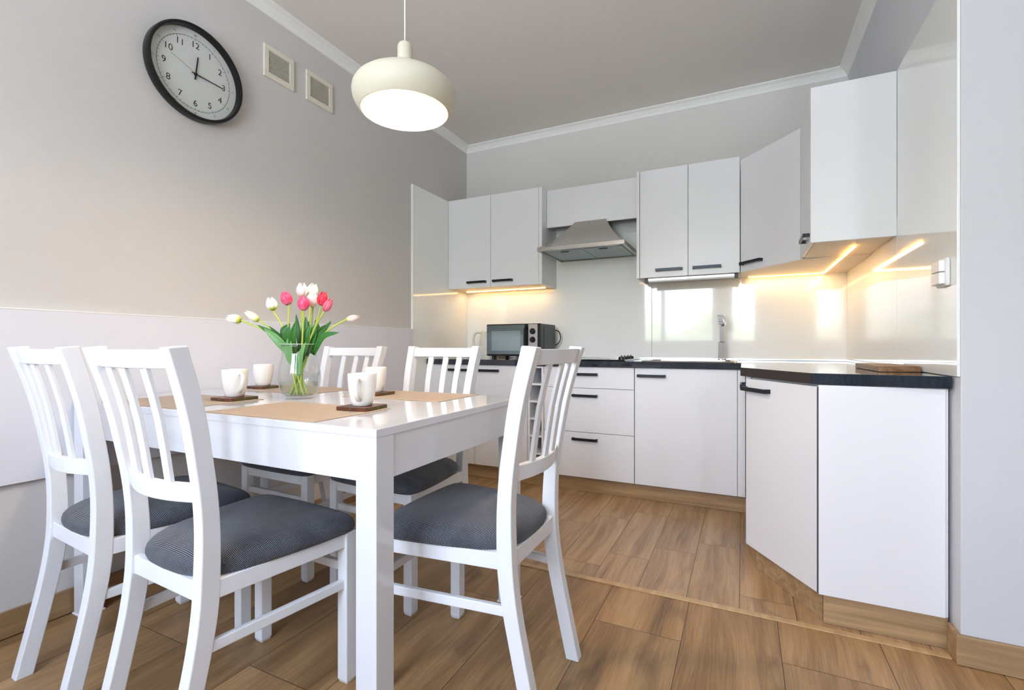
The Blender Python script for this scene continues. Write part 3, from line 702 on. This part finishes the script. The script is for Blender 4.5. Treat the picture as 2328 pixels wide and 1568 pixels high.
# ------------------------------------------------------------------ air vents
def vent(y0, y1, z0, z1, label):
    t = thing('air_vent', label, 'vent', (XL, (y0 + y1) / 2, z0), 'ivory air vents')
    b = MB(); e_ = .026; x1 = XL + .012
    b.box(XL, y0, z0, x1, y1, z0 + e_); b.box(XL, y0, z1 - e_, x1, y1, z1); b.box(XL, y0, z0 + e_, x1, y0 + e_, z1 - e_); b.box(XL, y1 - e_, z0 + e_, x1, y1, z1 - e_)
    b.build('frame', M['vent'], t, bevel=.002)
    box('backing', M['vdark'], t, XL, y0 + .02, z0 + .02, XL + .002, y1 - .02, z1 - .02, bevel=0)
    n = 16; b = MB()
    for k in range(n):
        z = z0 + e_ + (z1 - z0 - 2 * e_) * (k + .5) / n
        b.prism([(XL + .005, y0 + e_), (XL + .009, y0 + e_), (XL + .009, y1 - e_), (XL + .005, y1 - e_)], z - .0019, z + .0007)
    b.build('louvres', M['vent'], t)
vent(1.626, 1.803, 2.322, 2.487, 'square ivory air vent nearer the clock')
vent(1.886, 2.072, 2.322, 2.488, 'square ivory air vent nearer the pendant lamp')

# ------------------------------------------------------------------ dining table
TX0, TX1, TY0, TY1, TZ = -2.156, -.762, .858, 1.655, .763
t = thing('dining_table', 'glossy white rectangular dining table standing against the left wall board', 'table', (-1.46, 1.26, 0))
box('tabletop', M['table'], t, TX0, TY0, TZ - .020, TX1, TY1, TZ, bevel=.0015)
b = MB(); b.box(TX0 + .06, TY0 + .003, .637, TX1 - .06, TY0 + .021, TZ - .020); b.build('apron', M['table'], t, bevel=.001)
box('apron', M['table'], t, TX0 + .06, TY1 - .021, .637, TX1 - .06, TY1 - .003, TZ - .020)
box('apron', M['table'], t, TX1 - .024, TY0 + .06, .637, TX1 - .006, TY1 - .06, TZ - .020)
box('apron', M['table'], t, TX0 + .006, TY0 + .06, .637, TX0 + .024, TY1 - .06, TZ - .020)
for x0, x1 in ((TX0 + .001, TX0 + .063), (TX1 - .064, TX1 - .001)):
    for y0, y1 in ((TY0 + .001, TY0 + .063), (TY1 - .063, TY1 - .001)):
        l = box('leg', M['table'], t, x0, y0, .006, x1, y1, TZ - .020, bevel=.0015)
        box('foot_cap', M['frame'], l, x0 - .004, y0 - .004, .0005, x1 + .004, y1 + .004, .006, bevel=.001)

# ------------------------------------------------------------------ chairs
def chair_proto(label):
    t = thing('dining_chair', label, 'chair', (0, 0, 0), 'white dining chairs around the table')
    # rear posts: one curved piece from foot to top
    prof = [(-.052, 0), (-.034, .08), (-.012, .18), (.008, .28), (.020, .37), (.024, .45), (.024, .54), (.018, .62), (.006, .70), (-.010, .79), (-.030, .87), (-.055, .953)]
    py = lambda z: next(prof[i][0] + (prof[i + 1][0] - prof[i][0]) * (z - prof[i][1]) / (prof[i + 1][1] - prof[i][1]) for i in range(len(prof) - 1) if prof[i][1] <= z <= prof[i + 1][1] + 1e-6)
    xo = lambda z: .173 + .027 * max(0, (z - .42) / .533) ** 1.25
    pts = spline([(0, y, z) for y, z in prof], 4)
    for s in (-1, 1):
        rings = []
        for i, p in enumerate(pts):
            tn = (pts[min(i + 1, len(pts) - 1)] - pts[max(i - 1, 0)]).normalized(); th_ = .039 / max(.8, tn.z)
            th_ *= 1.0 + .12 * math.exp(-((p.z - .40) / .14) ** 2)
            a, c = s * xo(p.z), s * (xo(p.z) - .035)
            z2 = p.z + (.004 if i == len(pts) - 1 else 0)
            rings.append([(a, p.y, p.z), (c, p.y, p.z), (c, p.y + th_, z2), (a, p.y + th_, z2)])
        MB().loft(rings).build('rear_post', M['chair'], t, bevel=.003)
    for s in (-1, 1):
        a, c = s * .212, s * .175
        rings = [[(a - s * .004, .396, 0), (c + s * .004, .396, 0), (c + s * .004, .425, 0), (a - s * .004, .425, 0)]] + \
                [[(a, .391, z), (c, .391, z), (c, .428, z), (a, .428, z)] for z in (.012, .2, .430)]
        MB().loft(rings).build('front_leg', M['chair'], t, bevel=.003)
    b = MB()
    for s in (-1, 1): b.prism([(s * .171, .055), (s * .206, .395), (s * .184, .395), (s * .150, .055)], .388, .430)
    b.box(-.140, .030, .385, .140, .050, .430); b.box(-.176, .400, .388, .176, .420, .430)
    b.build('seat_frame', M['chair'], t, bevel=.002)
    for s in (-1, 1): MB().prism([(s * .169, py(.28) + .03), (s * .204, .397), (s * .188, .397), (s * .153, py(.28) + .03)], .271, .297).build('side_stretcher', M['chair'], t, bevel=.003)
    box('front_stretcher', M['chair'], t, -.178, .402, .312, .178, .418, .338, bevel=.003)
    def rail(name, z0, z1, bow, th_=.020):
        rings = []; w0, w1 = xo(z0) - .033, xo(z1) - .033
        for k in range(13):
            f = -1 + 2 * k / 12; o0 = bow * (1 - f * f)
            y0, y1 = py(z0) + .009 - o0, py(z1) + .009 - o0
            rings.append([(f * w0, y0, z0), (f * w0, y0 + th_, z0), (f * w1, y1 + th_, z1), (f * w1, y1, z1)])
        return MB().loft(rings).build(name, M['chair'], t, bevel=.002)
    rail('lower_back_rail', .608, .650, .030); rail('top_rail', .908, .9485, .026)
    for f in (-.5, 0, .5):
        rings = []
        for z in (.649, .72, .79, .85, .909):
            o0 = (.030 + (.026 - .030) * (z - .65) / .26) * (1 - f * f); x = f * (xo(z) - .032) * .98; y = py(z) + .014 - o0
            rings.append([(x - .014, y, z), (x + .014, y, z), (x + .014, y + .009, z), (x - .014, y + .009, z)])
        MB().loft(rings).build('back_slat', M['chair'], t, bevel=.001)
    # padded seat
    ol = spline([(0, .026, 0), (.075, .031, 0), (.128, .050, 0), (.165, .092, 0), (.183, .150, 0), (.201, .240, 0), (.213, .330, 0), (.216, .390, 0), (.205, .428, 0), (.170, .440, 0), (.090, .446, 0), (0, .448, 0)], 5)
    ol = [(p.x, p.y) for p in ol]; ol = ol + [(-x, y) for x, y in ol[::-1][1:-1]]
    cx_, cy_ = 0, .245
    b = MB(); rings = []
    for sc_, z in ((.94, .427), (.985, .430), (1.0, .438), (1.0, .448), (.985, .458), (.945, .468), (.87, .477), (.74, .485), (.56, .490), (.34, .493), (.12, .494)):
        rings.append([(cx_ + (x - cx_) * sc_, cy_ + (y - cy_) * sc_, z) for x, y in ol])
    b.loft(rings); uv = b.b.loops.layers.uv.new('UVMap')
    bmesh.ops.recalc_face_normals(b.b, faces=b.b.faces[:])
    for f in b.b.faces:
        for lp in f.loops:
            c = lp.vert.co; k = max(0, .466 - c.z) * 1.2; d = Vector((c.x - cx_, c.y - cy_)); d = d / max(d.length, 1e-6)
            lp[uv].uv = (c.x + d.x * k, c.y + d.y * k)
    b.build('seat_pad', M['fabric'], t, smooth=True)
    return t
lab = {
 'A': 'white slatted chair with grey padded seat, near side of table, next to left wall',
 'B': 'white slatted chair with grey padded seat, near side of table, closest to the table corner',
 'C': 'white slatted dining chair with grey padded seat at the free end of the table',
 'D': 'white slatted dining chair on the far side of the table, behind the tulip vase',
 'E': 'white slatted dining chair on the far side of the table, in front of the microwave'}
pose = {'B': (-1.239, .631, -3.4), 'A': (-1.724, .651, -4.6), 'C': (-.499, 1.25, 90.4), 'E': (-1.235, 1.805, 176), 'D': (-1.782, 1.812, 178.2)}
pc = chair_proto(lab['B'])
for k, (x, y, a) in pose.items():
    if k == 'B': pc.location = (x, y, 0); pc.rotation_euler = (0, 0, R(a))
    else: dup(pc, (x, y, 0), R(a), lab[k])

# ------------------------------------------------------------------ placemats, coasters, mugs
def placemat(x0, y0, x1, y1, label, rot=0):
    cx_, cy_ = (x0 + x1) / 2, (y0 + y1) / 2
    t = thing('placemat', label, 'placemat', (cx_, cy_, TZ), 'tan woven placemats')
    w_, h_ = (x1 - x0) / 2, (y1 - y0) / 2
    MB().box(-w_, -h_, .0002, w_, h_, .0018).build('weave', M['mat'], t, local=True, bevel=.0005)
    b = MB()
    for e_ in (.018,):
        a, c = w_ - e_, h_ - e_
        b.box(-a, -c, .0018, a, -c + .0025, .0022); b.box(-a, c - .0025, .0018, a, c, .0022)
        b.box(-a, -c + .0025, .0018, -a + .0025, c - .0025, .0022); b.box(a - .0025, -c + .0025, .0018, a, c - .0025, .0022)
    b.build('border_line', M['matline'], t, local=True)
    t.rotation_euler = (0, 0, R(rot)); return t
placemat(-1.420, .868, -.975, 1.160, 'tan placemat at the near edge, before the vase', 0)
placemat(-2.000, .872, -1.560, 1.168, 'tan placemat in front of the chair nearest the left wall', 0)
placemat(-1.385, 1.372, -.944, 1.650, 'tan placemat at the far edge, nearest the free end of the table', 0)
placemat(-2.010, 1.372, -1.570, 1.650, 'tan placemat at the far edge, partly hidden behind the vase', 0)
def coaster_proto(label):
    t = thing('coaster', label, 'coaster', (0, 0, 0), 'dark wooden coasters')
    n = .056; c_ = .007
    MB().prism([(-n + c_, -n), (n - c_, -n), (n, -n + c_), (n, n - c_), (n - c_, n), (-n + c_, n), (-n, n - c_), (-n, -n + c_)], .0002, .0105).build('wood_slab', M['coaster'], t, bevel=.001)
    box('edge_inlay', M['olive'], t, n - .0004, -n + .02, .001, n + .0004, n - .008, .0098, bevel=0)
    for dx, dy in ((n - .008, -n + .0099), (n - .0005, 0), (.0, -n - .0001)):
        MB().lathe([(.0014, -.0006), (.0014, .0010)], (0, 0), 10, cap0=True, cap1=True).xf(Matrix.Translation((dx, dy, .0055)) @ Matrix.Rotation(R(90), 4, 'X' if dx < .04 else 'Y')).build('brass_pin', M['brass'], t)
    return t
def mug_proto(label):
    t = thing('mug', label, 'mug', (0, 0, 0), 'cream mugs')
    H_ = .098
    prof = [(.0, .003), (.024, .003), (.026, .0), (.029, .001), (.0325, .010), (.0375, .030), (.0410, .055), (.0428, .078), (.0432, H_ - .002), (.0424, H_), (.0410, H_ - .001), (.0405, .078), (.0385, .055), (.034, .028), (.026, .010), (.0, .008)]
    MB().lathe(prof, (0, 0), 48).build('cup', M['mug'], t, smooth=True)
    pts = spline([(.0400, 0, .080), (.056, 0, .083), (.066, 0, .073), (.064, 0, .052), (.053, 0, .032), (.0365, 0, .018)], 8)
    rings = []
    for i, p in enumerate(pts):
        tn = (pts[min(i + 1, len(pts) - 1)] - pts[max(i - 1, 0)]).normalized(); nr = Vector((tn.z, 0, -tn.x))
        rings.append([p + nr * .0040 * math.cos(a) + Vector((0, 1, 0)) * .0075 * math.sin(a) for a in [2 * math.pi * j / 12 for j in range(12)]])
    MB().loft(rings).build('handle', M['mug'], t, smooth=True)
    return t
spots = [(-1.047, 1.116, 6, -64, 'dark wooden coaster in front, nearest the table corner', 'cream mug in front, nearest the table corner'),
         (-1.640, 1.112, 0, -12, 'dark wooden coaster left of the vase, on the near side', 'cream mug left of the vase, on the near side, handle forward'),
         (-1.985, 1.482, 0, 140, 'dark wooden coaster on the far side, close to the wall board', 'cream mug on the far side close to the wall board, no handle showing'),
         (-1.312, 1.472, 0, 120, 'dark wooden coaster behind the front mug, on the far side', 'cream mug half hidden behind the front mug')]
pco = pmu = None
for x, y, a, hm, lc, lm in spots:
    zc = TZ + (.0 if y < 1.6 else 0)
    zc = TZ + .0020
    if pco is None:
        pco = coaster_proto(lc); pco.location = (x, y, zc); pco.rotation_euler = (0, 0, R(a))
        pmu = mug_proto(lm); pmu.location = (x, y, zc + .0108); pmu.rotation_euler = (0, 0, R(hm))
    else:
        dup(pco, (x, y, zc), R(a), lc); dup(pmu, (x, y, zc + .0108), R(hm), lm)

# ------------------------------------------------------------------ vase with tulips
VX, VY = -1.472, 1.247
t = thing('glass_vase', 'clear bulbous glass vase of tulips in the middle of the table', 'vase', (VX, VY, TZ))
z_ = TZ + .0004
vo = [(.0, 0), (.046, 0), (.0515, .004), (.060, .018), (.0695, .045), (.0735, .072), (.0725, .098), (.0670, .128), (.0610, .155), (.0592, .172), (.0615, .188), (.0660, .200)]
vi = [(.0645, .200), (.0598, .187), (.0572, .172), (.0590, .155), (.0648, .128), (.0702, .098), (.0712, .072), (.0672, .046), (.0575, .022), (.047, .012), (.0, .011)]
MB().lathe([(r, z_ + z) for r, z in vo + vi], (VX, VY), 64).build('glass_body', M['vase'], t, smooth=True)
wi = [(.0, .0115), (.0468, .0122), (.0573, .0222), (.0669, .0462), (.0703, .060), (.0703, .0602), (.0, .0602)]
MB().tube([(VX + .0655 * math.cos(R(a)), VY + .0655 * math.sin(R(a)), z_ + .2002) for a in range(0, 361, 6)], .0011, 6).build('rim', M['rimglass'], t, smooth=True)
MB().lathe([(r, z_ + z) for r, z in wi], (VX, VY), 64).build('water', M['water'], t, smooth=False)

PM = {'w': petal_mat('petal_white', (248, 248, 240), (200, 208, 70)), 'c': petal_mat('petal_cream', (246, 236, 214), (196, 206, 90)),
      'p': petal_mat('petal_hot_pink', (232, 44, 104), (236, 120, 150), (246, 110, 146)), 'pp': petal_mat('petal_pale_pink', (250, 216, 222), (240, 220, 190), (248, 236, 238)),
      'r': petal_mat('petal_crimson', (214, 22, 48), (226, 70, 110), (236, 60, 90)), 'd': petal_mat('petal_dusty_pink', (206, 74, 104), (200, 90, 110), (224, 130, 146)),
      'b': petal_mat('petal_peach', (250, 196, 180), (222, 226, 150), (252, 228, 206))}
def blossom(parent, base, dr, m, L=.054, W=.021, open_=.10):
    """six overlapping cupped petals, closed egg shape, axis along dr"""
    dr = Vector(dr).normalized(); q = dr.to_track_quat('Z', 'Y').to_matrix().to_4x4()
    b = MB(); uv = b.b.loops.layers.uv.new('UVMap'); NU, NV = 8, 10
    for k in range(6):
        ph = R(60 * k + 12 * (k % 2)); inn = k % 2; rr = W * (.90 if inn else 1.0); half = R(50)
        g = []
        for j in range(NV + 1):
            v = j / NV; prof = math.sin(math.pi * min(1, .06 + .89 * v ** .86)) ** .62
            rad = rr * max(prof, .46 * v ** 3) * (1 + open_ * v); wid = half * (math.sin(math.pi * (.10 + .84 * v ** .75)) ** .5) * (1 if v < .75 else (1 - ((v - .75) / .25) ** 2.4 * .50))
            row = []
            for i in range(NU + 1):
                u = -1 + 2 * i / NU; a = ph + wid * u
                r2 = rad * (1 - .07 * u * u) ; z = L * (v - .045 * u * u * v - .10 * abs(u) ** 2.5 * v ** 4) * (1.0 if not inn else 1.03)
                row.append(b.b.verts.new((r2 * math.cos(a), r2 * math.sin(a), z)))
            g.append(row)
        for j in range(NV):
            for i in range(NU):
                f = b.b.faces.new((g[j][i], g[j][i + 1], g[j + 1][i + 1], g[j + 1][i])); f.smooth = True
                for lp, (uu, vv) in zip(f.loops, ((i, j), (i + 1, j), (i + 1, j + 1), (i, j + 1))): lp[uv].uv = (uu / NU + k, vv / NV)
    b.xf(Matrix.Translation(base) @ q)
    o = b.build('blossom', m, parent, fix=False)
    s = o.modifiers.new('thick', 'SOLIDIFY'); s.thickness = .0008
    return o
def leaf(parent, pts, wd, m, twist=0, face=(.43, -.9, 0)):
    c = spline(pts, 8); b = MB(); rows = []; n = len(c)
    for i, p in enumerate(c):
        s = i / (n - 1); tn = (c[min(i + 1, n - 1)] - c[max(i - 1, 0)]).normalized()
        side = tn.cross(Vector(face)); side = side.normalized() if side.length > 1e-4 else Vector((1, 0, 0))
        side = (Matrix.Rotation(R(twist * s), 3, tn) @ side); nr = side.cross(tn)
        wv = wd * (math.sin(math.pi * (.12 + .88 * s) ** .85) ** .8 if s < 1 else 0) + .0004
        rows.append([b.b.verts.new(p + side * wv * u + nr * wv * .35 * (u * u)) for u in (-1, -.5, 0, .5, 1)])
    for i in range(n - 1):
        for j in range(4): b.b.faces.new((rows[i][j], rows[i][j + 1], rows[i + 1][j + 1], rows[i + 1][j])).smooth = True
    o = b.build('leaf', m, parent, fix=False)
    s = o.modifiers.new('thick', 'SOLIDIFY'); s.thickness = .0007
    return o
#        blossom base            blossom tip             foot offset in vase  colour  L     W     label
TU = [((-1.701, 1.177, 1.052), (-1.744, 1.156, 1.063), (.034, -.012), 'w', .054, .019, 'white tulip stretching furthest left, head lying sideways'),
      ((-1.614, 1.186, 1.050), (-1.652, 1.168, 1.079), (.026, .014), 'c', .060, .015, 'slim cream tulip bud, second from the left'),
      ((-1.592, 1.230, 1.091), (-1.602, 1.225, 1.133), (.036, .006), 'w', .050, .0205, 'round white tulip standing alone left of the pink ones'),
      ((-1.489, 1.213, 1.106), (-1.501, 1.207, 1.149), (.012, -.020), 'p', .051, .0205, 'hot pink tulip, leftmost of the pink and red ones'),
      ((-1.495, 1.277, 1.140), (-1.495, 1.277, 1.194), (-.010, .020), 'pp', .054, .0215, 'pale pink tulip at the very top of the bunch'),
      ((-1.487, 1.314, 1.146), (-1.478, 1.318, 1.193), (-.020, .012), 'w', .050, .0215, 'white tulip at the top right of the topmost pale pink one'),
      ((-1.415, 1.216, 1.083), (-1.416, 1.215, 1.140), (.010, -.004), 'p', .055, .0205, 'hot pink tulip at the front centre, petals parting'),
      ((-1.426, 1.266, 1.100), (-1.427, 1.265, 1.155), (-.018, -.008), 'pp', .056, .0205, 'pale pink tulip between the front pink and the red one'),
      ((-1.381, 1.265, 1.103), (-1.373, 1.269, 1.151), (-.030, .004), 'r', .052, .0190, 'deep red tulip at upper right of the bunch'),
      ((-1.339, 1.241, 1.080), (-1.319, 1.251, 1.120), (-.034, -.012), 'd', .050, .0150, 'dusty pink pointed tulip below the deep red one'),
      ((-1.298, 1.305, 1.053), (-1.261, 1.323, 1.063), (-.036, -.004), 'b', .046, .0115, 'small peach tulip bud reaching out to the right')]
LV = {0: [([(-1.488, 1.232, .93), (-1.538, 1.201, .991), (-1.60, 1.171, 1.034)], .011, 'leaf', 30)],
      1: [([(-1.470, 1.236, .90), (-1.506, 1.186, .975), (-1.556, 1.165, 1.020)], .015, 'leaf2', 0)],
      2: [([(-1.504, 1.248, .945), (-1.539, 1.233, 1.010), (-1.518, 1.245, 1.040)], .012, 'leaf', 10), ([(-1.500, 1.240, .94), (-1.525, 1.215, .985), (-1.575, 1.200, 1.030)], .009, 'leaf', 0)],
      3: [([(-1.468, 1.235, .935), (-1.484, 1.205, .985), (-1.472, 1.205, 1.030)], .017, 'leaf', 0), ([(-1.474, 1.220, .885), (-1.484, 1.205, .93), (-1.478, 1.200, .985)], .009, 'leaf2', 12)],
      4: [([(-1.480, 1.266, .92), (-1.500, 1.266, 1.015), (-1.508, 1.262, 1.075)], .010, 'leaf', 0), ([(-1.470, 1.282, .93), (-1.478, 1.284, 1.00), (-1.466, 1.284, 1.050)], .014, 'leaf', -20)],
      5: [([(-1.472, 1.262, .91), (-1.455, 1.262, 1.0), (-1.462, 1.266, 1.065)], .013, 'leaf', 15)],
      6: [([(-1.462, 1.218, .93), (-1.446, 1.195, .985), (-1.430, 1.195, 1.045)], .013, 'leaf', 25), ([(-1.458, 1.216, .875), (-1.462, 1.200, .925), (-1.450, 1.192, .975)], .011, 'leaf2', 0)],
      7: [([(-1.440, 1.270, .93), (-1.418, 1.280, 1.005), (-1.432, 1.285, 1.055)], .013, 'leaf', 18), ([(-1.455, 1.240, .90), (-1.428, 1.240, .985), (-1.418, 1.246, 1.035)], .015, 'leaf', -10)],
      8: [([(-1.440, 1.250, .92), (-1.412, 1.256, .995), (-1.410, 1.262, 1.040)], .013, 'leaf', 0), ([(-1.445, 1.222, .85), (-1.425, 1.212, .92), (-1.400, 1.212, .97)], .010, 'leaf2', 0)],
      9: [([(-1.425, 1.256, .93), (-1.395, 1.270, 1.005), (-1.352, 1.282, 1.040)], .012, 'leaf', 0)],
      11: [],
      10: [([(-1.440, 1.285, .93), (-1.420, 1.300, 1.00), (-1.385, 1.315, 1.050)], .011, 'leaf', 10), ([(-1.420, 1.262, .925), (-1.378, 1.270, .990), (-1.318, 1.288, 1.006)], .012, 'leaf', -15)]}
for i, (p, q, ft, cm, L_, W_, lb) in enumerate(TU):
    p, q = Vector(p), Vector(q); dr = (q - p).normalized()
    foot = Vector((VX + ft[0], VY + ft[1], TZ + .0145)); d2 = Vector((p.x - VX, p.y - VY)); k = min(1, .040 / max(d2.length, 1e-6))
    neck = Vector((VX + d2.x * k, VY + d2.y * k, TZ + .188))
    midv = (foot + neck) / 2
    t = thing('tulip', lb, 'flower', tuple(foot), 'tulips in the glass vase')
    pts = spline([foot, midv, neck, neck + (p - neck) * .5 + Vector((0, 0, .012 if d2.length > .12 else 0)), p - dr * .004, p + dr * .002], 6)
    MB().tube(pts, .0034, 8, .0029).build('stem', M['stem'], t, smooth=True)
    blossom(t, p, dr, PM[cm], L_, W_, 0 if cm in 'bcd' else .05)
    for lp, wd, lm, tw in LV[i]:
        leaf(t, lp, wd, M[lm], tw)
